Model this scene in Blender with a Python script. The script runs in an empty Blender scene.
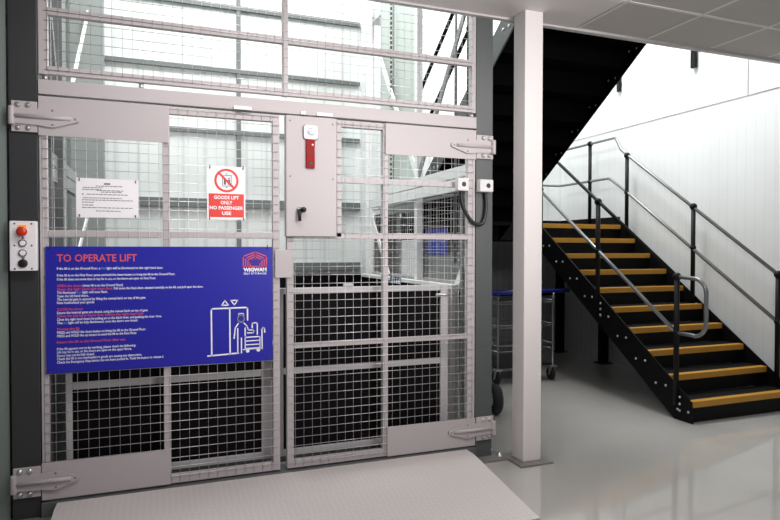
import bpy, bmesh, math, random
from mathutils import Vector, Matrix
random.seed(4)
sc = bpy.context.scene
COL = sc.collection
PI = math.pi

# ------------------------------------------------------------------ materials
def mat(name, rgb, rough=.5, metal=0., noise=0., nscale=6., bump=0., bscale=60., coat=0., emit=0., rvar=0., stretch=None):
    m = bpy.data.materials.new(name); m.use_nodes = True
    nt = m.node_tree; b = nt.nodes['Principled BSDF']
    b.inputs['Base Color'].default_value = (*rgb, 1)
    b.inputs['Roughness'].default_value = rough
    b.inputs['Metallic'].default_value = metal
    if coat: b.inputs['Coat Weight'].default_value = coat; b.inputs['Coat Roughness'].default_value = .08
    if emit:
        b.inputs['Emission Color'].default_value = (*rgb, 1); b.inputs['Emission Strength'].default_value = emit
    tc = nt.nodes.new('ShaderNodeTexCoord'); src = tc.outputs['Object']
    if stretch:
        mp = nt.nodes.new('ShaderNodeMapping'); mp.inputs['Scale'].default_value = stretch
        nt.links.new(src, mp.inputs['Vector']); src = mp.outputs['Vector']
    nz = nt.nodes.new('ShaderNodeTexNoise'); nz.inputs['Scale'].default_value = nscale; nz.inputs['Detail'].default_value = 5
    nt.links.new(src, nz.inputs['Vector'])
    if noise:
        mx = nt.nodes.new('ShaderNodeMix'); mx.data_type = 'RGBA'
        lo = tuple(c * (1 - noise) for c in rgb); hi = tuple(min(1, c * (1 + noise)) for c in rgb)
        mx.inputs[6].default_value = (*lo, 1); mx.inputs[7].default_value = (*hi, 1)
        nt.links.new(nz.outputs['Fac'], mx.inputs[0]); nt.links.new(mx.outputs[2], b.inputs['Base Color'])
    if rvar:
        mr = nt.nodes.new('ShaderNodeMapRange'); mr.inputs['To Min'].default_value = max(.02, rough - rvar); mr.inputs['To Max'].default_value = rough + rvar
        nt.links.new(nz.outputs['Fac'], mr.inputs['Value']); nt.links.new(mr.outputs['Result'], b.inputs['Roughness'])
    if bump:
        n2 = nt.nodes.new('ShaderNodeTexNoise'); n2.inputs['Scale'].default_value = bscale; n2.inputs['Detail'].default_value = 3
        nt.links.new(src, n2.inputs['Vector'])
        bp = nt.nodes.new('ShaderNodeBump'); bp.inputs['Strength'].default_value = bump; bp.inputs['Distance'].default_value = .004
        nt.links.new(n2.outputs['Fac'], bp.inputs['Height']); nt.links.new(bp.outputs['Normal'], b.inputs['Normal'])
    return m

def ribbed(name, rgb, axis, pitch, depth=.35, rough=.45, dark=.75):
    """sheet cladding with fine ribs repeating along an axis ('X','Y','Z')"""
    m = mat(name, rgb, rough, noise=.05, nscale=2.5)
    nt = m.node_tree; b = nt.nodes['Principled BSDF']
    tc = nt.nodes.new('ShaderNodeTexCoord'); sp = nt.nodes.new('ShaderNodeSeparateXYZ'); nt.links.new(tc.outputs['Object'], sp.inputs[0])
    mu = nt.nodes.new('ShaderNodeMath'); mu.operation = 'DIVIDE'; mu.inputs[1].default_value = pitch; nt.links.new(sp.outputs[axis], mu.inputs[0])
    fr = nt.nodes.new('ShaderNodeMath'); fr.operation = 'FRACT'; nt.links.new(mu.outputs[0], fr.inputs[0])
    rp = nt.nodes.new('ShaderNodeValToRGB'); e = rp.color_ramp.elements
    e[0].position = 0; e[0].color = (dark, dark, dark, 1); e[1].position = .09; e[1].color = (1, 1, 1, 1)
    a = rp.color_ramp.elements.new(.85); a.color = (1, 1, 1, 1); a = rp.color_ramp.elements.new(1); a.color = (dark, dark, dark, 1)
    nt.links.new(fr.outputs[0], rp.inputs[0])
    mx = nt.nodes.new('ShaderNodeMix'); mx.data_type = 'RGBA'; mx.blend_type = 'MULTIPLY'; mx.inputs[0].default_value = 1
    old = [l for l in nt.links if l.to_socket == b.inputs['Base Color']][0].from_socket
    nt.links.new(old, mx.inputs[6]); nt.links.new(rp.outputs[0], mx.inputs[7]); nt.links.new(mx.outputs[2], b.inputs['Base Color'])
    bp = nt.nodes.new('ShaderNodeBump'); bp.inputs['Strength'].default_value = depth; bp.inputs['Distance'].default_value = .01
    nt.links.new(rp.outputs[0], bp.inputs['Height']); nt.links.new(bp.outputs['Normal'], b.inputs['Normal'])
    return m

def chequer(name, rgb, pitch, rough=.4, metal=0., h=.5, tint=.12):
    """raised lozenge tread plate"""
    m = mat(name, rgb, rough, metal)
    nt = m.node_tree; b = nt.nodes['Principled BSDF']
    tc = nt.nodes.new('ShaderNodeTexCoord'); mp = nt.nodes.new('ShaderNodeMapping')
    mp.inputs['Rotation'].default_value = (0, 0, PI / 4); nt.links.new(tc.outputs['Object'], mp.inputs['Vector'])
    ck = nt.nodes.new('ShaderNodeTexChecker'); ck.inputs['Scale'].default_value = 1 / pitch
    nt.links.new(mp.outputs[0], ck.inputs['Vector'])
    mx = nt.nodes.new('ShaderNodeMix'); mx.data_type = 'RGBA'
    mx.inputs[6].default_value = (*[c * (1 - tint) for c in rgb], 1); mx.inputs[7].default_value = (*[min(1, c * (1 + tint)) for c in rgb], 1)
    nt.links.new(ck.outputs['Fac'], mx.inputs[0]); nt.links.new(mx.outputs[2], b.inputs['Base Color'])
    bp = nt.nodes.new('ShaderNodeBump'); bp.inputs['Strength'].default_value = h; bp.inputs['Distance'].default_value = .002
    nt.links.new(ck.outputs['Fac'], bp.inputs['Height']); nt.links.new(bp.outputs['Normal'], b.inputs['Normal'])
    return m

M = {}
M['gate'] = mat('gate_paint', (.50, .455, .465), .42, noise=.03, nscale=4, bump=.05, bscale=250)
M['gate2'] = mat('carriage_paint', (.50, .485, .49), .45, noise=.05, nscale=5)
M['wire'] = mat('galvanised_wire', (.64, .63, .63), .3, .5, noise=.06, nscale=30)
M['post_dark'] = mat('post_paint_dark', (.034, .035, .038), .45, noise=.08, nscale=5)
M['post'] = mat('post_paint', (.078, .088, .087), .42, noise=.05, nscale=5)
M['column'] = mat('column_paint', (.80, .755, .745), .5, noise=.015, nscale=4, bump=.08, bscale=120)
M['plate'] = mat('steel_plate', (.24, .225, .22), .45, .3, noise=.15, nscale=20)
M['zinc'] = mat('zinc_bolt', (.62, .62, .62), .3, .8, noise=.1, nscale=40)
M['ramp'] = chequer('ramp_plate', (.60, .56, .545), .022, .45, 0, .35, .028)
M['sill'] = mat('sill_steel', (.13, .135, .14), .5, .2, noise=.15, nscale=12)
M['blue'] = mat('sign_blue', (.017, .017, .37), .35, noise=.03, nscale=3)
M['red'] = mat('sign_red', (.80, .06, .05), .4, noise=.02)
M['coral'] = mat('lettering_coral', (.80, .10, .085), .5, noise=.02)
M['white'] = mat('lettering_white', (.95, .95, .97), .5, noise=.01)
M['skyblue'] = mat('lettering_blue', (.10, .30, .80), .5, noise=.01)
M['paper'] = mat('notice_white', (.93, .91, .94), .45, noise=.01)
M['ink'] = mat('print_grey', (.13, .12, .14), .6, noise=.05)
M['black'] = mat('black_plastic', (.012, .012, .013), .4, noise=.1)
M['rubber'] = mat('rubber', (.012, .012, .012), .75, noise=.2, nscale=30, bump=.2, bscale=80)
M['panel'] = mat('carriage_black', (.0035, .0026, .004), .6, noise=.35, nscale=7, rvar=.08)
M['panel'].node_tree.nodes['Principled BSDF'].inputs['Specular IOR Level'].default_value = .1
M['stair'] = mat('stair_black', (.009, .009, .010), .45, noise=.15, nscale=8)
M['tread'] = chequer('stair_tread_black', (.006, .006, .007), .03, .6, 0, .4, .3)
M['stair'] = mat('stair_black', (.004, .004, .0045), .55, noise=.15, nscale=8)
for k_ in ('tread', 'stair'): M[k_].node_tree.nodes['Principled BSDF'].inputs['Specular IOR Level'].default_value = .12
M['yellow'] = mat('nosing_yellow', (.44, .215, .014), .55, noise=.1, nscale=14, bump=.3, bscale=300)
M['tube'] = mat('galvanised_tube', (.22, .23, .235), .34, .55, noise=.12, nscale=25)
M['tube_black'] = mat('black_post', (.004, .004, .0045), .5, noise=.1)
M['tube_black'].node_tree.nodes['Principled BSDF'].inputs['Specular IOR Level'].default_value = .2
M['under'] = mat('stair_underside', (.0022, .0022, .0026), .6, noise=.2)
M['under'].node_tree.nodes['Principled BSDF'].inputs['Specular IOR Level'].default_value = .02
M['midgrey'] = mat('mast_grey', (.27, .285, .28), .5, noise=.05)
M['brace'] = mat('brace_white', (.84, .85, .85), .5, noise=.04)
M['bracegrey'] = mat('brace_grey', (.20, .205, .21), .5, noise=.06)
M['lightgrey'] = mat('box_grey', (.72, .71, .71), .45, noise=.03)
M['orange'] = mat('collar_orange', (.9, .36, .03), .35, noise=.03, emit=.25)  # faint glow given to the collar, which is no lamp
M['redbtn'] = mat('button_red', (.62, .035, .015), .3, noise=.03)
M['redlens'] = mat('beacon_red', (.30, .006, .004), .5, noise=.1, nscale=20)
M['redlens'].node_tree.nodes['Principled BSDF'].inputs['Specular IOR Level'].default_value = .2
M['led'] = mat('led_blue', (.30, .45, 1.0), .3, emit=1.3)
M['handleblue'] = mat('handle_blue', (.010, .016, .20), .3, noise=.05)
M['chrome'] = mat('trolley_wire', (.30, .31, .32), .3, .8, noise=.1, nscale=30)
M['cladwhite'] = ribbed('cladding_white', (.80, .81, .81), 'Y', .10, .15, .35, .95)
M['cladback'] = ribbed('cladding_back', (.80, .82, .81), 'X', .20, .2, .4, .9)
M['cladshaft'] = ribbed('cladding_shaft', (.80, .83, .82), 'X', .20, .3, .4, .82)
M['cladgreen'] = ribbed('cladding_green', (.50, .55, .52), 'Y', .16, .3, .5, .8)
M['cladfront'] = ribbed('cladding_front', (.21, .25, .23), 'X', .16, .5, .5, .55)
M['claddark'] = ribbed('cladding_shaded', (.36, .36, .37), 'X', .10, .4, .45, .75)  # white cladding again, its colour darkened for shade under the landing
M['cladshadey'] = ribbed('cladding_shaded_side', (.50, .50, .51), 'Y', .10, .3, .45, .85)  # side-wall cladding with the under-stair shade put into its colour
M['ceil'] = mat('ceiling_tile', (.56, .53, .505), .75, noise=.03, nscale=3, bump=.1, bscale=150)
M['tbar'] = mat('ceiling_bar', (.78, .76, .73), .5, noise=.02)
M['edge'] = mat('ceiling_edge', (.62, .60, .60), .5, noise=.02)
M['pale'] = mat('pale_panel', (.50, .55, .52), .45, noise=.04)
M['purlin'] = mat('purlin_grey', (.17, .185, .185), .5, noise=.06)
M['seam'] = mat('seam_dark', (.42, .42, .42), .6, noise=.95, nscale=3.2)

# floor : painted concrete, glossy
fm = mat('floor_paint', (.43, .42, .40), .09, noise=.10, nscale=1.6, bump=.04, bscale=9, rvar=.03)
fm.node_tree.nodes['Principled BSDF'].inputs['Coat Weight'].default_value = .5
fm.node_tree.nodes['Principled BSDF'].inputs['Coat Roughness'].default_value = .05
M['floor'] = fm

# ------------------------------------------------------------------ mesh builder
class MB:
    def __init__(s): s.bm = bmesh.new()
    def _add(s, verts, faces, smooth=False):
        vs = [s.bm.verts.new(v) for v in verts]
        for f in faces:
            try:
                fc = s.bm.faces.new([vs[i] for i in f]); fc.smooth = smooth
            except ValueError: pass
        return vs
    def box(s, x0, x1, y0, y1, z0, z1, bev=0.):
        x0, x1 = min(x0, x1), max(x0, x1); y0, y1 = min(y0, y1), max(y0, y1); z0, z1 = min(z0, z1), max(z0, z1)
        b = bmesh.new()
        vs = [b.verts.new((x, y, z)) for x in (x0, x1) for y in (y0, y1) for z in (z0, z1)]
        for f in ((0, 1, 3, 2), (4, 6, 7, 5), (0, 4, 5, 1), (2, 3, 7, 6), (0, 2, 6, 4), (1, 5, 7, 3)): b.faces.new([vs[i] for i in f])
        if bev > 0:
            bmesh.ops.bevel(b, geom=list(b.edges), offset=min(bev, (x1-x0)*.45, (y1-y0)*.45, (z1-z0)*.45), segments=2, profile=.6, affect='EDGES')
        s.merge(b); return s
    def merge(s, b, matx=None, smooth=None):
        idx = {}
        for v in b.verts: idx[v] = s.bm.verts.new(matx @ v.co if matx else v.co)
        for f in b.faces:
            try:
                nf = s.bm.faces.new([idx[v] for v in f.verts]); nf.smooth = f.smooth if smooth is None else smooth
            except ValueError: pass
        b.free()
    def bar(s, a, b, w, h=None, up=(0, 0, 1)):
        """rectangular bar from a to b; w across, h along up"""
        h = h or w; a, b = Vector(a), Vector(b); d = (b - a).normalized(); up = Vector(up)
        if abs(d.dot(up)) > .99: up = Vector((0, 1, 0))
        r = d.cross(up).normalized(); u = r.cross(d).normalized()
        vs = []
        for p in (a, b):
            for i, j in ((-1, -1), (1, -1), (1, 1), (-1, 1)): vs.append(p + r * (i * w / 2) + u * (j * h / 2))
        s._add(vs, [(0, 3, 2, 1), (4, 5, 6, 7), (0, 1, 5, 4), (1, 2, 6, 5), (2, 3, 7, 6), (3, 0, 4, 7)]); return s
    def tube(s, pts, r, n=10, cap=True):
        pts = [Vector(p) for p in pts]; rings = []; prev = None
        for i, p in enumerate(pts):
            t = ((pts[min(i + 1, len(pts) - 1)] - p).normalized() + (p - pts[max(i - 1, 0)]).normalized()).normalized()
            if prev is None:
                up = Vector((0, 0, 1)) if abs(t.z) < .9 else Vector((0, 1, 0))
                r0 = t.cross(up).normalized()
            else: r0 = (prev - t * prev.dot(t)).normalized()
            prev = r0; u = t.cross(r0)
            rings.append([s.bm.verts.new(p + r0 * (math.cos(2 * PI * k / n) * r) + u * (math.sin(2 * PI * k / n) * r)) for k in range(n)])
        for A, B in zip(rings, rings[1:]):
            for k in range(n):
                f = s.bm.faces.new((A[k], A[(k + 1) % n], B[(k + 1) % n], B[k])); f.smooth = n > 4
        if cap:
            s.bm.faces.new(list(reversed(rings[0]))); s.bm.faces.new(rings[-1])
        return s
    def lathe(s, c, axis, prof, n=20):
        """profile [(radius, height along axis)]"""
        c = Vector(c); q = Vector((0, 0, 1)).rotation_difference(Vector(axis)); rings = []
        for r, h in prof:
            rings.append([s.bm.verts.new(c + q @ Vector((math.cos(2 * PI * k / n) * r, math.sin(2 * PI * k / n) * r, h))) for k in range(n)])
        for A, B in zip(rings, rings[1:]):
            for k in range(n):
                f = s.bm.faces.new((A[k], A[(k + 1) % n], B[(k + 1) % n], B[k])); f.smooth = True
        s.bm.faces.new(list(reversed(rings[0]))); s.bm.faces.new(rings[-1]); return s
    def ball(s, c, r, seg=14):
        b = bmesh.new(); bmesh.ops.create_uvsphere(b, u_segments=seg, v_segments=seg // 2 + 1, radius=r)
        s.merge(b, Matrix.Translation(c), True); return s
    def prism(s, poly, axis, a, b):
        """polygon in the plane normal to axis, extruded a..b.  axis 'x': (y,z); 'y': (x,z); 'z': (x,y)"""
        def P(p, t): return {'x': (t, p[0], p[1]), 'y': (p[0], t, p[1]), 'z': (p[0], p[1], t)}[axis]
        n = len(poly); vs = [P(p, a) for p in poly] + [P(p, b) for p in poly]
        s._add(vs, [tuple(range(n)), tuple(reversed(range(n, 2 * n)))] + [(i, n + i, n + (i + 1) % n, (i + 1) % n) for i in range(n)]); return s
    def stroke(s, pts, w, y, t=.0006, closed=False):
        """flat printed line in an x-z plane facing -y"""
        pts = [Vector((p[0], 0, p[1])) for p in pts]
        if closed: pts = pts + [pts[0]]
        for a, b in zip(pts, pts[1:]):
            d = (b - a).normalized(); a2 = a - d * w * .5; b2 = b + d * w * .5
            s.bar((a2.x, y, a2.z), (b2.x, y, b2.z), t, w, up=(-d.z, 0, d.x)) if abs(d.z) > .001 else s.bar((a2.x, y, a2.z), (b2.x, y, b2.z), t, w)
        return s
    def wires(s, x0, x1, z0, z1, y, px, pz, pitchx, pitchz, r=.0017):
        k = math.ceil((x0 - px) / pitchx)
        while px + k * pitchx <= x1: s.tube([(px + k * pitchx, y, z0), (px + k * pitchx, y, z1)], r * .68, 6); k += 1
        k = math.ceil((z0 - pz) / pitchz)
        while pz + k * pitchz <= z1: s.tube([(x0, y - r * 1.6, pz + k * pitchz), (x1, y - r * 1.6, pz + k * pitchz)], r, 6); k += 1
        return s

def root_loc(o):
    while o.parent: o = o.parent
    return Vector(o.location)
def obj(name, mb, m, parent=None):
    bm = mb.bm if isinstance(mb, MB) else mb
    bmesh.ops.recalc_face_normals(bm, faces=list(bm.faces))
    me = bpy.data.meshes.new(name); bm.to_mesh(me); bm.free()
    if parent: me.transform(Matrix.Translation(-root_loc(parent)))
    me.materials.append(m if not isinstance(m, str) else M[m])
    o = bpy.data.objects.new(name, me); COL.objects.link(o); o.parent = parent
    return o
def tag(o, label, cat, group=None):
    o['label'] = label; o['category'] = cat
    if group: o['group'] = group
    return o
def thing(name, label, cat, loc, group=None):
    o = bpy.data.objects.new(name, None); COL.objects.link(o); o.location = loc; o.empty_display_size = .1
    return tag(o, label, cat, group)
def struct(name, mb, m, parent=None):
    o = obj(name, mb, m, parent)
    if not parent: o['kind'] = 'structure'
    return o
def text_bm(s, x0, x1, z0, y, cap=None, bold=0., shear=0., t=.0005, center=None, flip=False):
    """lettering in the x-z plane facing -y, baseline z0, from x0 to x1; cap = capital height"""
    cu = bpy.data.curves.new('t', 'FONT'); cu.body = s; cu.size = 1; cu.resolution_u = 2; cu.offset = bold; cu.extrude = 0
    ob = bpy.data.objects.new('t', cu); COL.objects.link(ob)
    bpy.context.view_layer.update()
    dg = bpy.context.evaluated_depsgraph_get(); me = bpy.data.meshes.new_from_object(ob.evaluated_get(dg))
    COL.objects.unlink(ob); bpy.data.objects.remove(ob); bpy.data.curves.remove(cu)
    b = bmesh.new(); b.from_mesh(me); bpy.data.meshes.remove(me)
    xs = [v.co.x for v in b.verts]; a, c = min(xs), max(xs)
    sx = (x1 - x0) / (c - a); sz = (cap / .73) if cap else sx
    if center is not None: x0 = center - (x1 - x0) / 2
    for v in b.verts: v.co = Vector((x0 + (v.co.x - a) * sx, y, z0 + v.co.y * sz))
    return b

# ------------------------------------------------------------------ setting
ZC = 2.953
struct('floor', MB().box(-6, 5.27, -9, 3.5, -.1, 0), 'floor')
cl = struct('ceiling', MB().box(-6, 5.26, -9, -.03, ZC, ZC + .42), 'ceil')
g = MB()
for X in [2.115 + .615 * k for k in range(-12, 6)]:
    g.box(X - .012, X + .012, -8.9, -.05, ZC - .004, ZC) if X > 2.4 or True else None
for k in range(14): g.box(-5.9, 5.25, -.515 - .6 * k - .012, -.515 - .6 * k + .012, ZC - .0045, ZC)
struct('ceiling_grid', g, 'tbar', cl)
struct('lit_plaster_strip', MB().box(-6, 2.70, -.50, -.031, ZC - .006, ZC), 'column', cl)  # plain plaster strip, coloured lighter for light coming from the shaft
struct('trim_1', MB().box(-6, 5.26, -.03, .01, ZC - .018, ZC + .42), 'edge')
wr = struct('wall_right', MB().box(5.27, 5.42, -9, 3.5, 0, 6), 'cladwhite')
struct('trim_2', MB().box(5.264, 5.27, -3, 3.5, 2.878, 2.885), 'seam')
struct('trim_3', MB().box(5.264, 5.27, .68, .688, 2.886, 4.2), 'pale')
struct('wall_back', MB().box(2.15, 5.42, 3.5, 3.6, 1.62, 6), 'cladback')
struct('wall_back_shaded', MB().box(2.15, 5.27, 3.5, 3.6, 0, 1.62), 'claddark')  # same back wall below the landing, in the shade-darkened colour
struct('wall_right_shaded', MB().prism([(.12, 0), (.12, .06), (2.2, 1.52), (3.5, 1.52), (3.5, 0)], 'x', 5.255, 5.2695), 'cladshadey')  # thin darker sheet laid on the wall where the stairs shade it
struct('wall_shaft', MB().box(-.95, 2.15, 2.62, 2.72, 0, 6), 'cladshaft')
struct('wall_shaft_return', MB().box(2.10, 2.15, 2.72, 3.6, 0, 6), 'pale')
struct('wall_shaft_left', MB().box(-.95, -.85, .25, 2.62, 0, 6), 'cladgreen')
struct('wall_left', MB().box(-6, -.735, .02, .25, 0, 6), 'cladfront')

# ------------------------------------------------------------------ posts
def base_bolt(x, y, z, p, name='bolt', r=.012):
    obj(name, MB().lathe((x, y, z), (0, 0, 1), [(r * 1.6, 0), (r * 1.6, .003), (r, .003), (r, .014), (r * .5, .016), (r * .5, .024)], 8), 'zinc', p)
t = thing('lift_post', 'dark grey square steel lift post at the left, carrying the push-button box', 'post', (-.655, .05, 0))
obj('shaft', MB().box(-.722, -.592, 0, .12, 0, 4.2, .004), 'post_dark', t)
obj('base_plate', MB().box(-.734, -.52, -.09, .18, 0, .012, .002), 'plate', t)
t = thing('lift_post', 'mid grey square steel lift post on the right, between mesh gate and white column', 'post', (2.01, .05, 0))
obj('shaft', MB().box(1.949, 2.075, 0, .12, 0, 4.2, .004), 'post', t)
obj('base_plate', MB().box(1.949, 2.15, -.095, .14, 0, .012, .002), 'plate', t)
base_bolt(2.118, -.03, .012, t); base_bolt(2.118, .09, .012, t)
t = thing('column', 'white painted square steel column standing in front of the stairs', 'column', (2.268, -.122, 0))
obj('shaft', MB().box(2.200, 2.336, -.19, -.054, .012, ZC, .006), 'column', t)
obj('base_plate', MB().box(2.145, 2.392, -.253, .0, 0, .012, .002), 'plate', t)

# header beam + sill
t = thing('header_beam', 'flat light grey header beam spanning above both mesh gates', 'beam', (.68, .02, 2.2))
obj('beam', MB().box(-.588, 1.945, -.012, .05, 2.197, 2.272, .003), 'gate', t)
for x0, x1 in ((.385, .485), (.77, .80), (.865, .965)):
    obj('lit_latch_block', MB().box(x0, x1, -.026, -.012, 2.196, 2.216, .003), 'paper', t)  # latch blocks coloured white to imitate brightly lit notches
    obj('latch_slot', MB().box(x0 + .012, x1 - .012, -.020, -.012, 2.184, 2.196), 'black', t)  # black block painted as the dark line under each bright notch
tag(obj('gate_sill', MB().box(-.59, 1.945, -.02, .16, .0, .088, .003), 'sill'), 'dark steel sill running under both mesh gates', 'sill')

# ------------------------------------------------------------------ mesh gates and screen
YM = -.0035
def frame_bar(x0, x1, z0, z1, name, p, m='gate', y1=.04, y0=0): return obj(name, MB().box(x0, x1, y0, y1, z0, z1, .003), m, p)
def hinge(side, z, p, xpost0, xpost1, xtip, arm0):
    """strap hinge: post plate with four bolts, tapering strap over the gate, pressed rib"""
    zc = z; s = 1 if xtip > xpost0 else -1
    h = obj('hinge', MB().box(min(xpost0, xpost1), max(xpost0, xpost1), -.014, -.0005, zc - .078, zc + .078, .003), 'gate', p)
    base = arm0
    poly = [(xpost0 - s * .004, zc - .036), (base, zc - .042), (base + s * .06, zc - .05), (base + s * .075, zc - .048), (xtip - s * .02, zc - .017), (xtip - s * .006, zc - .013), (xtip, zc),
            (xtip - s * .006, zc + .013), (xtip - s * .02, zc + .017), (base + s * .075, zc + .048), (base + s * .06, zc + .05), (base, zc + .042), (xpost0 - s * .004, zc + .036)]
    obj('hinge_strap', MB().prism(poly, 'y', -.024, -.0145), 'gate', h)
    obj('pressed_rib', MB().tube([(xpost0 + s * .015, -.025, zc), (base + s * .06, -.026, zc), (xtip - s * .04, -.024, zc)], .011, 10), 'gate', h)
    obj('hinge_pin', MB().lathe((xpost0 + s * .004, -.026, zc - .046), (0, 0, 1), [(.014, 0), (.015, .004), (.015, .088), (.014, .092)], 14), 'gate', h)
    for bx in (.030, .075):
        for bz in (-.058, .058):
            obj('bolt', MB().lathe((xpost0 + s * bx, -.013, zc + bz), (0, -1, 0), [(.014, 0), (.014, .003), (.011, .004), (.010, .009), (.005, .012)], 10), 'zinc', h)
    for bx, bz in ((.065, .036), (.065, -.036), (xtip - base if s > 0 else base - xtip, 0)):
        X = base + s * bx if bz else xtip - s * .022
        obj('rivet', MB().lathe((X, -.0235, zc + bz), (0, -1, 0), [(.006, 0), (.005, .002), (.002, .003)], 8), 'plate', h)
    return h

# left leaf
L = thing('mesh_gate', 'left wire mesh gate leaf, the one with the blue sign hung on it', 'gate', (.02, .02, .095), 'pair of mesh gates in front of the lift')
for x0, x1 in ((-.587, -.552), (.006, .043), (.608, .648)): frame_bar(x0, x1, .098, 2.186, 'stile', L)
for z0, z1, a, b in ((2.146, 2.186, .043, .608), (1.466, 1.500, -.552, .006), (1.466, 1.500, .043, .608), (.835, .865, -.552, .006), (.835, .865, .043, .608), (.098, .145, .043, .608)):
    frame_bar(a, b, z0, z1, 'rail', L, y1=.035)
obj('mesh_panel', MB().wires(-.572, .640, .11, 2.18, YM, -.521, .701, .0508, .0508), 'wire', L)
obj('corner_plate', MB().box(-.588, .038, -.012, -.0075, 1.985, 2.187, .0015), 'gate', L)
obj('corner_plate', MB().box(-.588, .038, -.012, -.0075, .100, .293, .0015), 'gate', L)
hinge('l', 2.076, L, -.708, -.592, -.396, -.587)
hinge('l', .203, L, -.716, -.592, -.410, -.587)
# right leaf
Rg = thing('mesh_gate', 'right wire mesh gate leaf with the square lock cover and red beacon', 'gate', (1.31, .02, .095), 'pair of mesh gates in front of the lift')
frame_bar(.690, .730, .098, 1.476, 'stile', Rg); frame_bar(.984, 1.026, 1.476, 2.186, 'stile', Rg)
frame_bar(1.294, 1.328, .098, 2.186, 'stile', Rg); frame_bar(1.888, 1.943, .098, 2.186, 'stile', Rg)
for z0, z1, a, b in ((2.146, 2.186, 1.026, 1.294), (1.808, 1.842, 1.026, 1.294), (1.808, 1.842, 1.328, 1.888), (1.466, 1.503, .690, 1.294), (1.466, 1.503, 1.328, 1.888),
                     (.812, .842, .730, 1.294), (.812, .842, 1.328, 1.888), (.098, .145, .730, 1.294)):
    frame_bar(a, b, z0, z1, 'rail', Rg, y1=.035)
mp = MB().wires(.700, 1.930, .11, 1.49, YM, .738, .435, .0515, .0508); mp.wires(.995, 1.930, 1.49, 2.18, YM, .738, .435, .0515, .0508)
obj('mesh_panel', mp, 'wire', Rg)
obj('corner_plate', MB().box(1.306, 1.943, -.012, -.0075, 1.995, 2.187, .0015), 'gate', Rg)
obj('corner_plate', MB().box(1.320, 1.943, -.012, -.0075, .098, .282, .0015), 'gate', Rg)
hinge('r', 2.080, Rg, 2.070, 1.945, 1.755, 1.94)
hinge('r', .205, Rg, 2.078, 1.950, 1.742, 1.945)
lc = obj('lock_cover', MB().box(.681, .986, -.030, .03, 1.478, 2.186, .003), 'gate', Rg)
for X, Z in ((.705, 2.155), (.962, 2.150), (.705, 1.83), (.962, 1.822)):
    obj('screw', MB().lathe((X, -.030, Z), (0, -1, 0), [(.006, 0), (.005, .002)], 10), 'plate', lc)
def rrect(x0, x1, z0, z1, r, n=5):
    P = []
    for cx, cz, a0 in ((x1 - r, z1 - r, 0), (x0 + r, z1 - r, PI / 2), (x0 + r, z0 + r, PI), (x1 - r, z0 + r, 1.5 * PI)):
        for k in range(n + 1): P.append((cx + r * math.cos(a0 + k * PI / 2 / n), cz + r * math.sin(a0 + k * PI / 2 / n)))
    return P
obj('beacon_surround', MB().prism(rrect(.779, .871, 2.046, 2.138, .02), 'y', -.0325, -.030), 'bracegrey', Rg)
bs = obj('beacon_housing', MB().prism(rrect(.783, .867, 2.050, 2.134, .018), 'y', -.046, -.0325), 'lightgrey', Rg)
obj('lamp_rim', MB().lathe((.826, -.046, 2.095), (0, -1, 0), [(.020, 0), (.020, .004), (.016, .006)], 20), 'zinc', bs)
obj('lamp_lens', MB().lathe((.826, -.050, 2.095), (0, -1, 0), [(.0145, 0), (.013, .005), (.007, .008), (.001, .009)], 20), 'led', bs)
ri = obj('red_indicator', MB().box(.797, .849, -.046, -.030, 1.880, 2.048, .004), 'redlens', Rg)
obj('screw', MB().lathe((.835, -.046, 2.018), (0, -1, 0), [(.006, 0), (.005, .003)], 10), 'white', ri)
obj('keyhole', MB().lathe((.823, -.046, 1.908), (0, -1, 0), [(.012, 0), (.010, .003)], 12), 'black', ri)
obj('divider', MB().box(.798, .848, -.0468, -.046, 1.972, 1.976), 'black', ri)
lh = obj('latch_handle', MB().lathe((.762, -.030, 1.630), (0, -1, 0), [(.020, 0), (.020, .012), (.013, .016)], 16), 'chrome', Rg)
obj('lever', MB().tube([(.755, -.052, 1.634), (.755, -.056, 1.61), (.755, -.058, 1.567)], .0095, 10), 'black', lh)
obj('knob', MB().ball((.779, -.056, 1.634), .0165).tube([(.755, -.05, 1.634), (.779, -.054, 1.634)], .007, 8), 'black', lh)
obj('cover_strip', MB().box(.618, .718, -.0165, -.0118, 1.236, 1.400, .0015), 'gate', Rg)
sb = obj('switch_box', MB().box(1.785, 1.866, -.06, -.012, 1.781, 1.866, .008), 'lightgrey', Rg)
obj('sensor_eye', MB().lathe((1.829, -.06, 1.824), (0, -1, 0), [(.016, 0), (.014, .003), (.010, .003)], 16), 'black', sb)
# box on the post and cable
t = thing('switch_box', 'small pale grey switch box on the front of the right grey post', 'switch box', (2.02, -.02, 1.79))
obj('housing', MB().box(1.950, 2.050, -.055, -.0005, 1.780, 1.862, .008), 'lightgrey', t)
obj('sensor_eye', MB().lathe((2.012, -.055, 1.821), (0, -1, 0), [(.016, 0), (.014, .003), (.010, .003)], 16), 'black', t)
pts = [(1.826, -.035, 1.782), (1.836, -.035, 1.70), (1.862, -.035, 1.646), (1.904, -.035, 1.59), (1.950, -.035, 1.568), (1.985, -.035, 1.574), (2.004, -.035, 1.61), (2.015, -.035, 1.69), (2.010, -.03, 1.781)]
def smooth(pts, n=6):
    P = [Vector(p) for p in pts]; out = []
    for i in range(len(P) - 1):
        a, b, c, d = P[max(i - 1, 0)], P[i], P[i + 1], P[min(i + 2, len(P) - 1)]
        for k in range(n):
            u = k / n; out.append(.5 * ((2 * b) + (c - a) * u + (2 * a - 5 * b + 4 * c - d) * u * u + (3 * b - a - 3 * c + d) * u ** 3))
    return out + [P[-1]]
tag(obj('cable', MB().tube([(p[0], p[1] + .017, p[2]) for p in smooth(pts)], .0125, 12), 'black'), 'black cable drooping between the gate switch box and the post', 'cable')

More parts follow.
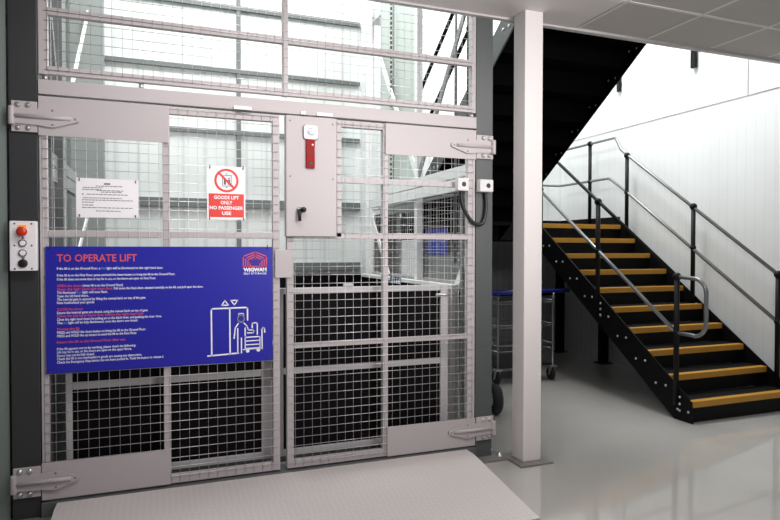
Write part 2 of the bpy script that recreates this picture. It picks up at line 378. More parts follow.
# upper screen
U = thing('mesh_screen', 'fixed wire mesh screen above the header beam and both gates', 'screen', (.68, .02, 2.3))
for x0, x1 in ((-.587, -.545), (.668, .700), (1.915, 1.946)): frame_bar(x0, x1, 2.302, 4.0, 'stile', U)
for z0, z1 in ((2.304, 2.346), (2.608, 2.648), (3.96, 4.0)):
    for a, b in ((-.545, .668), (.700, 1.915)): frame_bar(a, b, z0, z1, 'rail', U, y1=.035)
obj('mesh_panel', MB().wires(-.560, 1.930, 2.318, 3.98, YM, -.496, 2.577, .0508, .0505), 'wire', U)
for X in (-.30, .16, .93, 1.52): obj('rivet', MB().lathe((X, -.001, 2.63), (0, -1, 0), [(.006, 0), (.004, .003)], 8), 'zinc', U)
for X in (-.56, -.10, 1.925): obj('spacer_bolt', MB().lathe((X, .02, 2.272), (0, 0, 1), [(.012, 0), (.012, .032)], 10), 'zinc', U)

# ------------------------------------------------------------------ push button box on the left post
t = thing('push_button_box', 'white push-button box with red emergency stop on the dark left post', 'control box', (-.66, -.03, 1.29))
obj('housing', MB().box(-0.714, -0.595, -.045, 0, 1.292, 1.544, .004), 'paper', t)
for X in (-0.692, -0.617):
    for Z in (1.53, 1.42, 1.303): obj('screw', MB().lathe((X, -.045, Z), (0, -1, 0), [(.005, 0), (.004, .002)], 8), 'ink', t)
obj('stop_collar', MB().box(-.675, -.639, -.050, -.045, 1.488, 1.524, .004), 'orange', t)
obj('stop_button', MB().lathe((-.655, -.045, 1.490), (0, -1, 0), [(.012, 0), (.012, .02), (.024, .022), (.0245, .032), (.019, .038), (.004, .041)], 22), 'redbtn', t)
for Z, n in ((1.432, 'button'), (1.382, 'button')):
    b = obj(n, MB().lathe((-0.656, -.045, Z), (0, -1, 0), [(.019, 0), (.019, .006), (.0145, .007), (.0145, .003)], 20), 'chrome', t)
    obj('cap', MB().lathe((-0.656, -.049, Z), (0, -1, 0), [(.0135, 0), (.0135, .006), (.011, .008)], 20), 'white', b)
obj('up_arrow', MB().prism([(-0.665, 1.455), (-0.647, 1.455), (-0.652, 1.463), (-0.656, 1.468), (-0.660, 1.463)], 'y', -.0458, -.045), 'ink', t)
obj('down_arrow', MB().prism([(-0.665, 1.360), (-0.656, 1.347), (-0.647, 1.360)], 'y', -.0458, -.045), 'ink', t)
obj('buzzer', MB().lathe((-0.656, -.045, 1.330), (0, -1, 0), [(.022, 0), (.021, .007), (.015, .010), (.003, .010)], 22), 'black', t)

# ------------------------------------------------------------------ signs
YS = -.0105
S = thing('operating_sign', 'large blue sign with lift operating instructions tied to the left gate', 'sign', (.016, YS, .75))
obj('board', MB().prism([(-.561, .757), (.602, .754), (.603, 1.416), (-.561, 1.416)], 'y', YS - .0045, YS), 'blue', S)
F = YS - .0051
hb = MB(); hb.merge(text_bm('TO OPERATE LIFT', -.509, -.127, 1.337, F, .040, bold=.014)); obj('heading', hb, 'coral', S)
LINES = [(1.301, [('If the lift is on the Ground Floor, a', 'w', -0.509, -0.306), ('blue', 'b', -0.301, -0.28), ('light will be illuminated on the right hand door.', 'w', -0.275, 0.005)]),
(1.266, [('If the lift is on the First Floor, press and hold the down button to bring the lift to the Ground Floor.', 'w', -0.509, 0.067)]),
(1.245, [('If the lift does not move then it may be in use, or the doors are open on First Floor.', 'w', -0.509, -0.031)]),
(1.211, [('OPEN the doors', 'r', -0.509, -0.395), ('(when lift is on the Ground Floor)', 'w', -0.39, -0.197)]),
(1.193, [('Open the right hand side door first.', 'r', -0.509, -0.246), ('Pull down the black door, situated centrally on the lift, and pull open the door.', 'w', -0.241, 0.215)]),
(1.176, [('The illuminated', 'w', -0.51, -0.424), ('blue', 'b', -0.419, -0.395), ('light will now flash.', 'w', -0.391, -0.271)]),
(1.158, [('Open the left hand doors.', 'w', -0.51, -0.362)]),
(1.14, [('The internal gate is opened by lifting the manual latch on top of the gate.', 'w', -0.51, -0.083)]),
(1.123, [('Now load/unload your goods.', 'w', -0.51, -0.334)]),
(1.089, [('CLOSE the doors', 'r', -0.51, -0.391)]),
(1.071, [('Ensure the internal gates are closed, using the manual latch on top of gate.', 'w', -0.51, -0.073)]),
(1.054, [('Close the left hand doors first, before the right hand side.', 'r', -0.511, -0.093)]),
(1.036, [('Close the right hand doors by pulling pin at the black lever, and pushing the door close.', 'w', -0.511, -0.002)]),
(1.018, [('The', 'w', -0.511, -0.485), ('blue', 'b', -0.481, -0.462), ('light will be fully illuminated, once the doors are closed.', 'w', -0.458, -0.124)]),
(0.986, [('Moving the lift', 'r', -0.511, -0.406)]),
(0.968, [('PRESS and HOLD the down button to bring the lift to the Ground Floor.', 'w', -0.511, -0.084)]),
(0.95, [('PRESS and HOLD the up button to send the lift to the First Floor.', 'w', -0.511, -0.129)]),
(0.918, [('Return the lift to the Ground Floor after use.', 'r', -0.512, -0.184)]),
(0.883, [('If the lift appears not to be working, please check the following:', 'w', -0.512, -0.135)]),
(0.866, [('Lift may be in use, or the doors are open on the upper floors.', 'w', -0.512, -0.155)]),
(0.848, [('Doors may not be fully closed.', 'w', -0.512, -0.336)]),
(0.831, [('Check the lift is not overloaded or goods are causing any obstruction.', 'w', -0.512, -0.105)]),
(0.813, [('Check the Emergency Stop button has not been pushed in. Twist the button to release it.', 'w', -0.512, 0.007)])]
TB = {'w': MB()}
for z, segs in LINES:
    for s_, c, a, b in segs:
        tbm = text_bm(s_, a, b, z - .006, F, .0135, bold=.012)
        if c == 'w': TB['w'].merge(tbm)
        else: obj('instruction_heading' if c == 'r' else 'highlighted_word', tbm, 'coral' if c == 'r' else 'skyblue', S)['label'] = 'red instruction heading' if c == 'r' else 'light blue word'
obj('instructions', TB['w'], 'white', S)['label'] = 'white instruction text'
# emblem: nested house outlines around an arch
lg = MB(); cx = .502
for k, (w, zt, zs) in enumerate(((.066, 1.386, 1.361), (.053, 1.373, 1.350), (.040, 1.361, 1.341))):
    lg.stroke([(cx - w, 1.304), (cx - w, zs), (cx, zt), (cx + w, zs), (cx + w, 1.304)], .0056, F)
arc = [(cx - .027, 1.304)] + [(cx - .027 * math.cos(a * PI / 10), 1.325 + .021 * math.sin(a * PI / 10)) for a in range(11)] + [(cx + .027, 1.304)]
lg.stroke(arc, .005, F); lg.stroke([(cx - .066, 1.303), (cx + .066, 1.303)], .005, F)
obj('emblem', lg, 'coral', S)
wb = MB(); wb.merge(text_bm('WIGWAM', .436, .568, 1.275, F, .0205, bold=.05)); wb.merge(text_bm('SELF STORAGE', .437, .567, 1.257, F, .0115, bold=.01)); obj('emblem_lettering', wb, 'white', S)
# pictogram: lift doors, porter, luggage cart
pg = MB()
def pp(u, v):     # 520-unit crop of the sign -> sign plane (measured on the board)
    return (.2255 + u * .000690, 1.134 - v * .000692)
def ST(pts, w=.0105, closed=False): pg.stroke([pp(*p) for p in pts], w * .00072 / .00082 * .86, F, closed=closed)
ST([(20, 482), (262, 472)]); ST([(50, 478), (48, 98), (338, 96), (338, 200)]); ST([(196, 476), (194, 100)])
ST([(156, 34), (130, 72), (184, 72)], .0085, True); ST([(231, 72), (204, 35), (258, 34)], .0085, True)
ST([(285 + 26 * math.cos(a * PI / 8), 188 + 28 * math.sin(a * PI / 8)) for a in range(16)], .0085, True)
ST([(266, 160), (266, 145), (306, 145), (306, 160)], .0075); ST([(264, 163), (308, 163)], .006)
ST([(228, 348), (238, 262), (262, 228)], .009); ST([(258, 270), (258, 470)], .009); ST([(288, 470), (288, 350)], .009)
ST([(310, 226), (334, 252), (345, 285), (385, 286), (392, 298), (382, 310), (338, 308)], .0085); ST([(318, 268), (318, 330)], .009)
ST([(376, 268), (376, 228), (418, 226), (418, 322)], .0085)
ST([(458, 445), (456, 280), (464, 268), (478, 272), (480, 308)], .0085)
ST([(318, 345), (318, 438), (440, 436), (440, 343)], .0085, True); ST([(318, 376), (440, 374)], .0075); ST([(318, 408), (440, 406)], .0075)
ST([(305, 446), (456, 440)], .008)
for u, v in ((338, 458), (426, 454)): pg.prism([(pp(u, v)[0] + .0105 * math.cos(a * PI / 8), pp(u, v)[1] + .0105 * math.sin(a * PI / 8)) for a in range(16)], 'y', F - .0003, F + .0003)
obj('pictogram', pg, 'white', S)
def ties(p, pts, ln=.022):
    for X, Z, d in pts:
        obj('cable_tie', MB().box(X - .0028, X + .0028, YS - .008, YS + .004, Z - .005, Z + .005, .001).bar((X, YS - .007, Z), (X + .001, YS - .010, Z + ln * d), .003), 'black', p)
ties(S, ((-.542, 1.405, 1), (.572, 1.405, 1), (-.545, .770, -.3), (.574, .770, -.3)))

N = thing('paper_notice', 'white landscape paper notice with small print, tied to the left gate above the blue sign', 'notice', (-.267, YS, 1.57))
obj('sheet', MB().prism([(-.418, 1.568), (-.118, 1.571), (-.116, 1.773), (-.418, 1.776)], 'y', YS - .002, YS), 'paper', N)
nb = MB(); Fn = YS - .0026
nb.box(-.285, -.255, Fn, Fn + .0004, 1.743, 1.752)
for z, a, b in ((1.735, -.325, -.195), (1.726, -.385, -.29), (1.716, -.39, -.30), (1.712, -.32, -.19), (1.704, -.30, -.20), (1.691, -.368, -.17), (1.672, -.385, -.20), (1.661, -.39, -.145), (1.649, -.39, -.335), (1.634, -.39, -.335), (1.621, -.39, -.145), (1.604, -.325, -.205)):
    X = a
    while X < b:
        w = random.uniform(.008, .022); nb.box(X, min(b, X + w), Fn, Fn + .0004, z - .002, z + .0022); X += w + .003
nb.box(-.390, -.382, Fn, Fn + .0004, 1.688, 1.694)
obj('print', nb, 'bracegrey', N)
ties(N, ((-.402, 1.765, .6), (-.130, 1.762, .6), (-.402, 1.580, -.6), (-.132, 1.580, -.6)), .016)

Pn = thing('prohibition_sign', 'white and red no passengers goods lift sign tied to the left gate', 'sign', (.345, YS, 1.57))
obj('board', MB().prism([(.239, 1.569), (.449, 1.571), (.449, 1.870), (.239, 1.870)], 'y', YS - .003, YS), 'paper', Pn)
Fp = YS - .0036
obj('red_panel', MB().box(.247, .441, Fp, Fp + .0005, 1.583, 1.716), 'red', Pn)
rg = MB(); cx, cz = .3445, 1.791
n = 40
vo = [(cx + .067 * math.cos(2 * PI * k / n), Fp, cz + .067 * math.sin(2 * PI * k / n)) for k in range(n)]
vi = [(cx + .054 * math.cos(2 * PI * k / n), Fp, cz + .054 * math.sin(2 * PI * k / n)) for k in range(n)]
rg._add(vo + vi, [(k, (k + 1) % n, n + (k + 1) % n, n + k) for k in range(n)])
rg.stroke([(cx - .040, cz + .040), (cx + .040, cz - .040)], .012, Fp - .0006)
obj('prohibition_ring', rg, 'red', Pn)
ic = MB()
ic.stroke([(cx - .022, cz - .032), (cx - .022, cz + .026), (cx + .026, cz + .030), (cx + .026, cz - .030)], .0035, Fp, closed=True)
ic.prism([(cx - .006, cz + .034), (cx + .006, cz + .034), (cx, cz + .042)], 'y', Fp, Fp + .0004); ic.prism([(cx - .006, cz - .036), (cx + .006, cz - .036), (cx, cz - .044)], 'y', Fp, Fp + .0004)
for dx in (-.009, .014):
    ic.box(cx + dx - .006, cx + dx + .006, Fp, Fp + .0004, cz - .024, cz + .006); ic.box(cx + dx - .004, cx + dx + .004, Fp, Fp + .0004, cz + .009, cz + .017)
obj('lift_symbol', ic, 'ink', Pn)
tb = MB()
for s_, w, z in (('GOODS LIFT', .138, 1.686), ('ONLY', .064, 1.657), ('NO PASSENGER', .184, 1.627), ('USE', .050, 1.597)):
    tb.merge(text_bm(s_, 0, w, z, Fp - .0006, .0195, bold=.03, center=cx))
obj('lettering', tb, 'white', Pn)
ties(Pn, ((.254, 1.860, .9), (.436, 1.860, .9), (.252, 1.576, -.5), (.438, 1.576, -.5)), .018)

# ------------------------------------------------------------------ lift carriage
CX0, CX1, CY1 = -.46, 1.965, 2.38
c = thing('lift_carriage', 'goods lift carriage with low black side panels behind the mesh gates', 'lift', (.75, 1.2, .03))
obj('platform', MB().box(CX0, CX1, .17, CY1, .03, .13, .004), 'sill', c)
obj('rear_panel', MB().box(CX0, CX1, CY1 - .03, CY1, .13, 1.15), 'panel', c)
obj('side_panel', MB().box(CX0, CX0 + .03, .25, CY1 - .03, .13, 1.12), 'panel', c)
obj('side_panel', MB().box(CX1 - .03, CX1, .33, CY1 - .03, .13, 1.12), 'panel', c)
obj('top_rail', MB().box(CX1 - .05, CX1 + .01, .30, CY1, 1.12, 1.15, .004), 'brace', c)
obj('top_rail', MB().box(CX0 - .01, CX0 + .05, .22, CY1, 1.12, 1.15, .004), 'brace', c)
obj('corner_post', MB().box(1.86, 1.92, .24, .30, .13, 1.13, .003), 'gate2', c)
obj('corner_post', MB().box(-.53, -.47, .24, .30, .13, 1.13, .003), 'bracegrey', c)
sk = thing('sticker', 'blue and white sticker on the right carriage side panel', 'sticker', (1.912, 1.37, 1.10))
obj('backing', MB().box(1.9095, 1.9148, 1.25, 1.50, 1.098, 1.158), 'handleblue', sk)
kb = MB()
for k in range(3):
    for a in range(4): kb.box(1.9085, 1.9092, 1.265 + a * .058, 1.265 + a * .058 + random.uniform(.025, .05), 1.105 + k * .018, 1.115 + k * .018)
obj('lettering', kb, 'white', sk)
def carriage_gate(x0, x1, label):
    q = thing('carriage_gate', label, 'gate', ((x0 + x1) / 2, .115, .14), 'inner carriage gates')
    for a, b in ((x0, x0 + .032), (x1 - .055, x1)): obj('stile', MB().box(a, b, .10, .135, .14, 1.165, .003), 'gate2', q)
    for z0, z1 in ((1.128, 1.165), (.640, .678), (.140, .180)): obj('rail', MB().box(x0 + .032, x1 - .055, .10, .135, z0, z1, .003), 'gate2', q)
    for z0, z1 in ((.678, 1.128), (.180, .640)): obj('infill_panel', MB().box(x0 + .032, x1 - .055, .115, .125, z0, z1), 'panel', q)
    return q
carriage_gate(-.49, .610, 'left inner carriage gate with black infill, behind the blue sign')
q = carriage_gate(.655, 1.795, 'right inner carriage gate with grey frame and black infill panels')
obj('latch', MB().box(1.07, 1.13, .095, .13, 1.165, 1.185, .005), 'gate2', q)
obj('drop_bolt', MB().tube([(1.70, .09, 1.10), (1.84, .09, 1.10)], .008, 8), 'zinc', q)

# lift frame: posts, rails, diagonal braces, each side
for sgn, X, lab in ((1, 2.0, 'white lattice mast frame along the right side of the lift shaft'), (-1, -.60, 'grey lattice mast frame along the left side of the lift shaft')):
    q = thing('lift_mast', lab, 'frame', (X, 1.2, 0), 'lift side frames')
    m = 'brace' if sgn > 0 else 'midgrey'
    ym = 1.09 if sgn > 0 else .83
    obj('mast_post', MB().box(X - .02, X + .03, ym - .028, ym + .028, 0, 4.4) if sgn > 0 else MB().box(X - .06, X + .02, ym - .08, ym + .08, 0, 4.4), 'brace' if sgn > 0 else 'bracegrey', q)
    obj('mast_post', MB().box(X - .02, X + .03, .25, .285, 0, 1.81 if sgn > 0 else 4.4), 'midgrey' if sgn > 0 else 'bracegrey', q)
    obj('mast_post', MB().box(X - .02, X + .05, 2.40, 2.55, 0, 4.4) if sgn > 0 else MB().box(X - .14, X + .12, 2.40, 2.55, 0, 4.4), m, q)
    dx = -.03
    obj('side_rail', MB().box(X + dx - .02, X + dx + .02, .15, 1.70, 1.908, 1.983), m, q)
    obj('side_rail', MB().box(X + dx - .02, X + dx + .02, .15, 2.2, 1.816, 1.900), m, q)
    if sgn > 0: BR = (((1.09, 1.99), (2.19, 3.50), .060, 'brace'), ((1.09, 1.99), (.16, 3.20), .050, 'bracegrey'), ((1.78, 1.16), (2.28, 1.74), .055, 'brace'), ((.42, 1.08), (.17, 1.40), .06, 'brace'))
    else: BR = (((1.30, 2.53), (2.50, 3.55), .060, 'brace'), ((2.30, 1.70), (1.60, 1.36), .050, 'brace'), ((.83, 2.10), (.30, 3.10), .05, 'bracegrey'))
    for a, b, w, mm in BR:
        obj('brace', MB().bar((X, *a), (X, *b), .012, w), mm, q)
    if sgn > 0:
        obj('top_beam', MB().box(X + .10, X + .25, .1, 2.6, 3.80, 3.95), 'brace', q)
        ch = MB()
        for k in range(44): ch.box(X - .006, X + .006, 1.715, 1.732, 2.0 + .045 * k, 2.026 + .045 * k)
        obj('chain', ch, 'black', q)
        obj('guide_rod', MB().tube([(X, .40, 1.3), (X, .40, 3.9)], .011, 8), 'bracegrey', q)
# mesh screen on the right side
sm = MB()
k = 0
while .12 + .0508 * k < 2.36: sm.tube([(2.05, .12 + .0508 * k, 1.16), (2.05, .12 + .0508 * k, 1.80)], .0014, 6); k += 1
for k in range(13): sm.tube([(2.05, .12, 1.17 + .0508 * k), (2.05, 2.36, 1.17 + .0508 * k)], .0014, 6)
q = thing('side_screen', 'wire mesh side screen on the right flank of the lift shaft', 'screen', (2.05, 1.2, 1.14))
obj('mesh_panel', sm, 'wire', q); obj('bottom_rail', MB().box(2.035, 2.065, .12, 2.36, 1.14, 1.165), 'gate2', q); obj('top_rail', MB().box(2.035, 2.065, .12, 2.36, 1.80, 1.82), 'gate2', q)
q = thing('wall_cabinet', 'mid grey cabinet below the blue notice, just outside the right flank of the lift', 'cabinet', (2.15, .68, 1.0))
obj('cabinet_body', MB().box(2.085, 2.16, .66, 1.14, 0, 1.36, .004), 'midgrey', q)
q = thing('blue_notice', 'blue notice with white text seen through the mesh beside the right post', 'notice', (2.05, .68, 1.36))
obj('board', MB().box(2.080, 2.0845, .70, 1.11, 1.360, 1.568), 'blue', q)
tb = MB()
for k in range(8):
    a = .74; 
    while a < 1.07:
        w = random.uniform(.02, .06); tb.box(2.0792, 2.0798, a, min(1.07, a + w), 1.375 + k * .022, 1.381 + k * .022); a += w + .012
obj('lettering', tb, 'skyblue', q)
q = thing('white_panel', 'plain white panel leaning outside the lift, left of the blue notice', 'panel', (2.12, 1.3, 0))
obj('sheet', MB().box(2.085, 2.11, 1.29, 1.67, 0, 1.485, .004), 'paper', q)

q = thing('side_sheet', 'tall pale green sheet panel on the right flank of the lift, behind the chain', 'panel', (2.1, 1.78, 0))
obj('sheet', MB().box(2.085, 2.10, 1.32, 2.25, 1.74, 4.0, .003), 'pale', q)
obj('edge_strip', MB().box(2.08, 2.085, 1.86, 1.90, 1.74, 4.0), 'bracegrey', q)
obj('leg', MB().box(2.085, 2.10, 1.75, 1.80, 0, 1.74), 'bracegrey', q); obj('leg', MB().box(2.085, 2.10, 2.15, 2.20, 0, 1.74), 'bracegrey', q)
# purlins on the rear of the shaft
pu = [.63, 1.25, 1.88, 2.56, 3.165, 3.785]
for k, z in enumerate(pu):
    struct('trim_%d' % (4 + k), MB().box(-.48, 1.975, 2.57 if z < 2 else 2.585, 2.62, z - (.07 if z < 2 else .03), z + .012), 'purlin')
for k, X in enumerate((.28,)):
    struct('trim_%d' % (10 + k), MB().box(X + .42, X + .46, 2.59, 2.62, 0, 4.4), 'purlin')

# ------------------------------------------------------------------ ramp
r = MB()
prof = [(-.03, .086, 1.868), (-.12, .088, 1.866), (-.17, .085, 1.864), (-.910, .006, 1.832), (-.910, 0, 1.832), (-.03, 0, 1.868)]
r._add([(-.515, y, z) for y, z, x in prof] + [(x, y, z) for y, z, x in prof], [tuple(range(6)), tuple(reversed(range(6, 12)))] + [(k, 6 + k, 6 + (k + 1) % 6, (k + 1) % 6) for k in range(6)])
tag(obj('loading_ramp', r, 'ramp'), 'wide pale chequer-plate ramp sloping down from the lift gates', 'ramp')

# ------------------------------------------------------------------ stairs
XL, XR, Y0, G, H0, RS = 3.993, 5.125, .117, .235, .173, .1689
SL = RS / G
def stair_bolt_xz(x, y, z, d, p): obj('bolt', MB().lathe((x, y, z), (d, 0, 0), [(.011, 0), (.011, .004), (.007, .008), (.002, .009)], 10), 'zinc', p)
st = thing('staircase', 'lower black steel stair flight with yellow nosings rising from the floor', 'staircase', (4.55, 1.2, 0))
for xa in (XL - .024, XR + .004):
    c_ = .098
    ya, yb = Y0 - .02, Y0 + 9 * G + .02
    poly = [(ya, 0), (.28, 0), (yb, c_ + SL * yb - .29), (yb, c_ + SL * yb), (ya + .035, c_ + SL * (ya + .035)), (ya, .12)]
    obj('stringer', MB().prism(poly, 'x', xa, xa + .012), 'stair', st)
for k in range(9):
    y = Y0 + k * G; z = H0 + k * RS
    tr = obj('tread', MB().box(XL - .01, XR + .003, y + .003, y + G + .012, z - .03, z - .001), 'tread', st)
    obj('nosing', MB().prism([(y - .004, z - .048), (y + .003, z - .048), (y + .003, z - .0005), (y + .055, z - .0005), (y + .055, z + .002), (y - .002, z + .002), (y - .004, z)], 'x', XL, XR), 'yellow', tr)
    obj('riser', MB().box(XL - .01, XR + .003, y + .018, y + .026, (z - RS if k else .0), z - .03), 'stair', st)
    if k < 9:
        zz = z + SL * .1
        stair_bolt_xz(XL - .024, y + .02, z - .085, -1, st); stair_bolt_xz(XL - .024, y + .13, z - .085, -1, st)
for y, z in ((.225, .190), (.225, .135), (.225, .08), (1.19, .88), (1.19, .825), (1.19, .77)): stair_bolt_xz(XL - .024, y, z, -1, st)
for y in (.14, 1.07, 2.0):
    for dz in (.02, .075): obj('bolt', MB().lathe((XR + .004, y + .06, .098 + SL * (y + .06) - dz - .04), (-1, 0, 0), [(.010, 0), (.008, .006)], 8), 'zinc', st)
# landing
X2L, X2R, C2 = 2.31, 3.48, 3.05
LZ = H0 + 9 * RS; LY = Y0 + 9 * G
ld = thing('stair_landing', 'black half landing with one yellow nosing at the turn of the stairs', 'landing', (3.75, 2.85, LZ))
obj('deck', MB().box(2.28, XR + .016, LY + .03, 3.42, LZ - .035, LZ - .002), 'tread', ld)
obj('deck', MB().box(X2L + .014, X2R - .014, 1.97, LY + .016, LZ - .035, LZ - .002), 'tread', ld)
obj('fascia', MB().box(2.28, XL - .026, LY + .018, LY + .03, LZ - .19, LZ), 'stair', ld)
obj('fascia', MB().box(XL - .026, XR + .003, LY + .018, LY + .03, LZ - .19, LZ - .03), 'stair', ld)
obj('edge_beam', MB().box(2.28, 2.29, LY + .03, 3.42, LZ - .19, LZ + .10), 'stair', ld)
obj('edge_beam', MB().box(2.28, XR + .016, 3.42, 3.43, LZ - .19, LZ + .10), 'stair', ld)
obj('edge_beam', MB().box(XR + .004, XR + .016, LY + .022, 3.42, LZ - .19, LZ + .10), 'stair', ld)
obj('nosing', MB().prism([(LY - .004, LZ - .048), (LY + .003, LZ - .048), (LY + .003, LZ - .0005), (LY + .055, LZ - .0005), (LY + .055, LZ + .002), (LY - .002, LZ + .002), (LY - .004, LZ)], 'x', XL, XR), 'yellow', ld)
for X, Y in ((5.08, 2.46), (5.08, 3.33), (3.93, 3.30), (2.33, 3.33)):
    lg_ = obj('leg', MB().box(X - .045, X + .045, Y - .045, Y + .045, .01, LZ - .19, .003), 'stair', ld)
    obj('foot_plate', MB().box(X - .08, X + .08, Y - .08, Y + .08, 0, .01), 'stair', lg_)
obj('cross_beam', MB().box(2.33, 5.08, 3.30, 3.34, .78, .86), 'stair', ld)
for dy in (0, .06): obj('bolt', MB().lathe((2.42, LY + .018, LZ - .09 - dy), (0, -1, 0), [(.008, 0), (.006, .005)], 8), 'zinc', ld)
# upper flight
X2L, X2R, C2 = 2.31, 3.48, 3.05
up = thing('staircase', 'upper black steel stair flight seen from below, climbing towards the ceiling', 'staircase', (2.9, 1.2, LZ))
ys, ye = LY + .012, .03
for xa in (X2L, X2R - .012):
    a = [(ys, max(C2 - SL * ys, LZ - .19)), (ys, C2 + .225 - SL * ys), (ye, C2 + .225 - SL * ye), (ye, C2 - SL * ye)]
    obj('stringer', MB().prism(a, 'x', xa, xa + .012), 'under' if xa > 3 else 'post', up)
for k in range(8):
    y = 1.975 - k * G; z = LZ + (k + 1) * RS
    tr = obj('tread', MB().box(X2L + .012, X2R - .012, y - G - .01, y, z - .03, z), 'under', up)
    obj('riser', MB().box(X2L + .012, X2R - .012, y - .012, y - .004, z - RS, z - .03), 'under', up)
    for d in (.05, .13):
        obj('bolt', MB().lathe((X2R - .012, y - d, z - .075), (-1, 0, 0), [(.010, 0), (.007, .005)], 8), 'plate', up)
        obj('bolt', MB().lathe((X2L, y - d - .02, z - .06), (-1, 0, 0), [(.013, 0), (.013, .004), (.008, .008)], 10), 'zinc', up)

# ------------------------------------------------------------------ handrails
RT = .0165
def post(q, x, y, z0, z1, zm):
    p_ = obj('post', MB().tube([(x, y, z0), (x, y, z1)], .022, 12), 'tube_black', q)
    obj('ball_fitting', MB().ball((x, y, z1), .036), 'tube_black', p_)
    obj('ball_fitting', MB().ball((x, y, zm), .030), 'tube_black', p_)
    return p_
def arcpts(c, r, a0, a1, n, x):
    return [(x, c[0] + r * math.cos(a0 + (a1 - a0) * k / n), c[1] + r * math.sin(a0 + (a1 - a0) * k / n)) for k in range(n + 1)]
h = thing('handrail', 'inner tubular handrail of the lower flight with looped end', 'handrail', (3.955, 1.2, .1))
xh = 3.960
post(h, xh, .257, .12, 1.178, .716); post(h, xh, 1.222, .92, 1.864, 1.388); post(h, xh, 2.17, 1.62, 2.545, 2.07)
zt = lambda y: 1.178 + SL * (y - .257) * .995
zm = lambda y: .716 + SL * (y - .257) * .972
obj('top_rail', MB().tube([(xh, 2.25, zt(2.25)), (xh, .257, 1.178)], RT, 12), 'tube_black', h)['label'] = 'dark top rail'
loop = [(xh, .257, .716), (xh, .10, .716)] + arcpts((.085, .826), .115, -PI / 2 - .1, -PI, 8, xh) + arcpts((.085, 1.055), .115, PI, PI / 2, 8, xh) + [(xh, .257, 1.178)]
obj('rail_loop', MB().tube(loop, RT, 12), 'tube', h)
obj('mid_rail', MB().tube([(xh, 2.25, zm(2.25)), (xh, .257, .716)], RT, 12), 'tube', h)
h = thing('handrail', 'tubular handrail along the white wall beside the lower flight and landing', 'handrail', (5.12, 1.2, .1))
xw = 5.10
def wz(y, a): return a + SL * (y - .23)
for y in (.23, 1.15): post(h, xw, y, wz(y, .20), wz(y, 1.180), wz(y, .760))
post(h, xw, 2.10, 1.62, 2.500, 2.066); post(h, xw, 2.755, LZ - .05, 2.741, 2.262)
obj('rail_loop', MB().tube([(xw, .23, .760), (xw, .06, .760)] + arcpts((.045, .87), .11, -PI / 2 - .1, -PI, 8, xw) + arcpts((.045, 1.07), .11, PI, PI / 2, 8, xw) + [(xw, .23, 1.18)], RT, 12), 'tube', h)
obj('top_rail', MB().tube([(xw, .23, 1.180), (xw, 2.10, 2.508), (xw, 2.20, 2.585), (xw, 2.255, 2.68), (xw, 2.30, 2.741), (xw, 3.34, 2.741), (xw - 1.2, 3.36, 2.741)], RT, 12), 'tube', h)
obj('mid_rail', MB().tube([(xw, .23, .760), (xw, 2.10, 2.075), (xw, 2.40, 2.266), (xw, 3.30, 2.266), (xw - .06, 3.36, 2.266), (xw - 1.2, 3.36, 2.266)], RT, 12), 'tube', h)
h = thing('handrail', 'handrail of the upper flight seen through the mesh screen top right', 'handrail', (2.3, 1.2, LZ))
for y in (2.15, .75): post(h, 2.30, y, C2 + .05 - SL * y, 4.14 - SL * y, 3.70 - SL * y)
obj('top_rail', MB().tube([(2.30, 2.2, 4.14 - SL * 2.2), (2.30, .1, 4.14 - SL * .1)], RT, 10), 'tube_black', h)
obj('mid_rail', MB().tube([(2.30, 2.2, 3.70 - SL * 2.2), (2.30, .1, 3.70 - SL * .1)], RT, 10), 'tube_black', h)
for (y, z, w, lab) in ((1.295, 3.31, .030, 'short dark upright on the white wall just under the ceiling edge'), (2.405, 3.33, .026, 'short dark upright on the white wall above the upper flight')):
    q = thing('wall_upright', lab, 'upright', (5.25, y, z), 'uprights on the stair wall')
    obj('bar', MB().box(5.225, 5.255, y - w, y + w, z, z + 1.0, .003), 'tube_black', q)
    obj('fixing', MB().box(5.255, 5.27, y - w * .6, y + w * .6, z + .05, z + .12), 'tube_black', q)

# ------------------------------------------------------------------ trolley under the landing
q = thing('wire_trolley', 'wire-sided trolley with a blue push handle, behind the white column', 'trolley', (3.55, 2.1, 0))
TX0, TX1, TYa, TYb = 3.232, 3.905, 1.86, 2.42
for X in (TX0, TX1):
    for Y in (TYa, TYb):
        obj('leg', MB().tube([(X, Y, .165), (X, Y, .88), (X + .012, Y, .95)], .011, 10), 'chrome', q)
        cs = obj('castor', MB().bar((X, Y, .165), (X, Y, .15), .07, .07).prism([(Y - .02, .155), (Y + .03, .155), (Y + .045, .055), (Y + .025, .055)], 'x', X - .024, X - .020).prism([(Y - .02, .155), (Y + .03, .155), (Y + .045, .055), (Y + .025, .055)], 'x', X + .020, X + .024), 'zinc', q)
        obj('wheel', MB().lathe((X - .016, Y + .03, .071), (1, 0, 0), [(.036, 0), (.064, .001), (.071, .006), (.071, .026), (.064, .031), (.036, .032)], 20), 'rubber', cs)
for z in (.86, .835, .61, .585, .40, .34):
    fr = MB()
    for a, b in (((TX0, TYa), (TX1, TYa)), ((TX1, TYa), (TX1, TYb)), ((TX1, TYb), (TX0, TYb)), ((TX0, TYb), (TX0, TYa))): fr.tube([(*a, z), (*b, z)], .006, 8)
    obj('side_rail', fr, 'chrome', q)
obj('deck', MB().box(TX0, TX1, TYa, TYb, .165, .185, .003), 'black', q)
obj('push_handle', MB().tube([(3.02, 1.82, .962), (4.08, 1.82, .962)], .021, 12), 'handleblue', q)
obj('tray', MB().box(3.06, TX0 + .36, 1.80, 1.86, .935, .95, .003), 'handleblue', q)
q = thing('pneumatic_wheel', 'black rubber tyre standing on the floor behind the right grey post', 'wheel', (2.57, .95, 0))
tw = MB(); prof = []
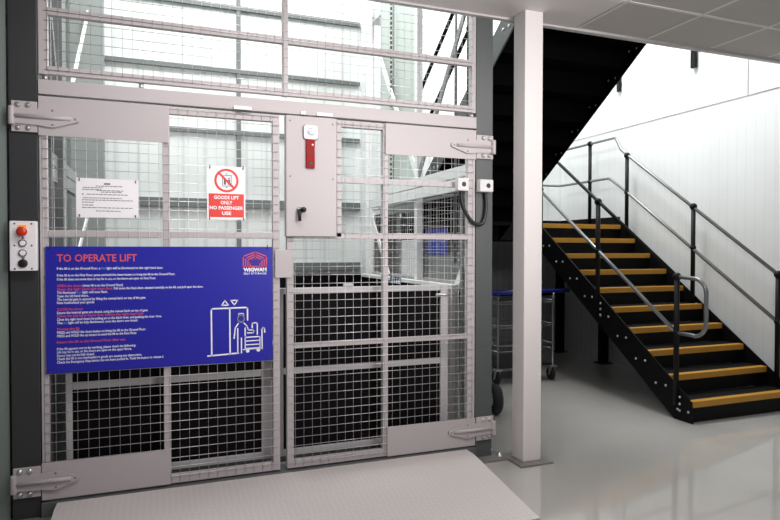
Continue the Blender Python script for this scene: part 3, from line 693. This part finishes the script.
for k in range(13):
    a = -PI * .15 + PI * 1.3 * k / 12
    prof.append((.083 + .045 * math.sin(a), .045 - .045 * math.cos(a)))
b2 = MB().lathe((0, 0, 0), (1, 0, 0), [(.03, .035)] + prof + [(.03, .055)], 28)
axis = Matrix.Translation((2.605, .93, .1285)) @ Matrix.Rotation(-.25, 4, 'Z')
tw.merge(b2.bm, axis); obj('tyre', tw, 'rubber', q)
hb = MB(); b3 = MB().lathe((-.004, 0, 0), (1, 0, 0), [(.012, 0), (.05, .012), (.055, .04), (.05, .07), (.012, .098)], 20); hb.merge(b3.bm, axis); obj('hub', hb, 'zinc', q)

# ------------------------------------------------------------------ light
def area(name, loc, target, sx, sy, energy, col=(1, 1, 1)):
    l = bpy.data.lights.new(name, 'AREA'); l.shape = 'RECTANGLE'; l.size = sx; l.size_y = sy; l.energy = energy; l.color = col
    o = bpy.data.objects.new(name, l); COL.objects.link(o); o.location = loc
    o.rotation_euler = (Vector(target) - Vector(loc)).to_track_quat('-Z', 'Y').to_euler(); return o
area('shaft_light', (.45, 1.0, 5.2), (1.0, 1.5, 0), 1.6, 1.4, 138, (.97, 1, .98))
area('stairwell_light', (3.9, 1.6, 5.6), (4.4, 1.9, 0), 1.2, 2.4, 215, (.98, 1, 1))
area('room_light', (2.3, -1.9, 2.9), (2.1, -1.0, 0), 2.0, .8, 46, (1, .96, .95))
area('gate_light', (.35, -1.25, 2.9), (.35, -1.0, 0), 1.5, .4, 26, (1, .96, .96))
sp = bpy.data.lights.new('fill_spot', 'SPOT'); sp.energy = 690; sp.spot_size = .95; sp.spot_blend = 1; sp.shadow_soft_size = .7; sp.color = (1, .955, .95)  # added fill spot brightening the gates and column, no known lamp there
so = bpy.data.objects.new('fill_spot', sp); COL.objects.link(so); so.location = (3.0, -5.2, 2.25)
so.rotation_euler = (Vector((1.1, 0, 2.5)) - so.location).to_track_quat('-Z', 'Y').to_euler()
w = bpy.data.worlds.new('World'); sc.world = w; w.use_nodes = True
bg = w.node_tree.nodes['Background']; bg.inputs[0].default_value = (.93, .95, 1, 1); bg.inputs[1].default_value = .22

# ------------------------------------------------------------------ camera
f, yaw, pitch, roll, D, H = 603.5848, .3613, .0183, .0009, 3.5473, 1.4044
fw = Vector((math.sin(yaw) * math.cos(pitch), math.cos(yaw) * math.cos(pitch), -math.sin(pitch)))
rt = Vector((math.cos(yaw), -math.sin(yaw), 0)); u = rt.cross(fw)
r2 = rt * math.cos(roll) + u * math.sin(roll); u2 = -rt * math.sin(roll) + u * math.cos(roll)
cam = bpy.data.cameras.new('Camera'); co = bpy.data.objects.new('Camera', cam); COL.objects.link(co)
m = Matrix((r2, u2, -fw)).transposed().to_4x4(); m.translation = (0, -D, H); co.matrix_world = m
cam.sensor_width = 36; cam.sensor_fit = 'HORIZONTAL'; cam.lens = f / 780 * 36; cam.clip_start = .05
sc.camera = co
sc.view_settings.view_transform = 'Standard'; sc.view_settings.look = 'None'; sc.view_settings.exposure = 0
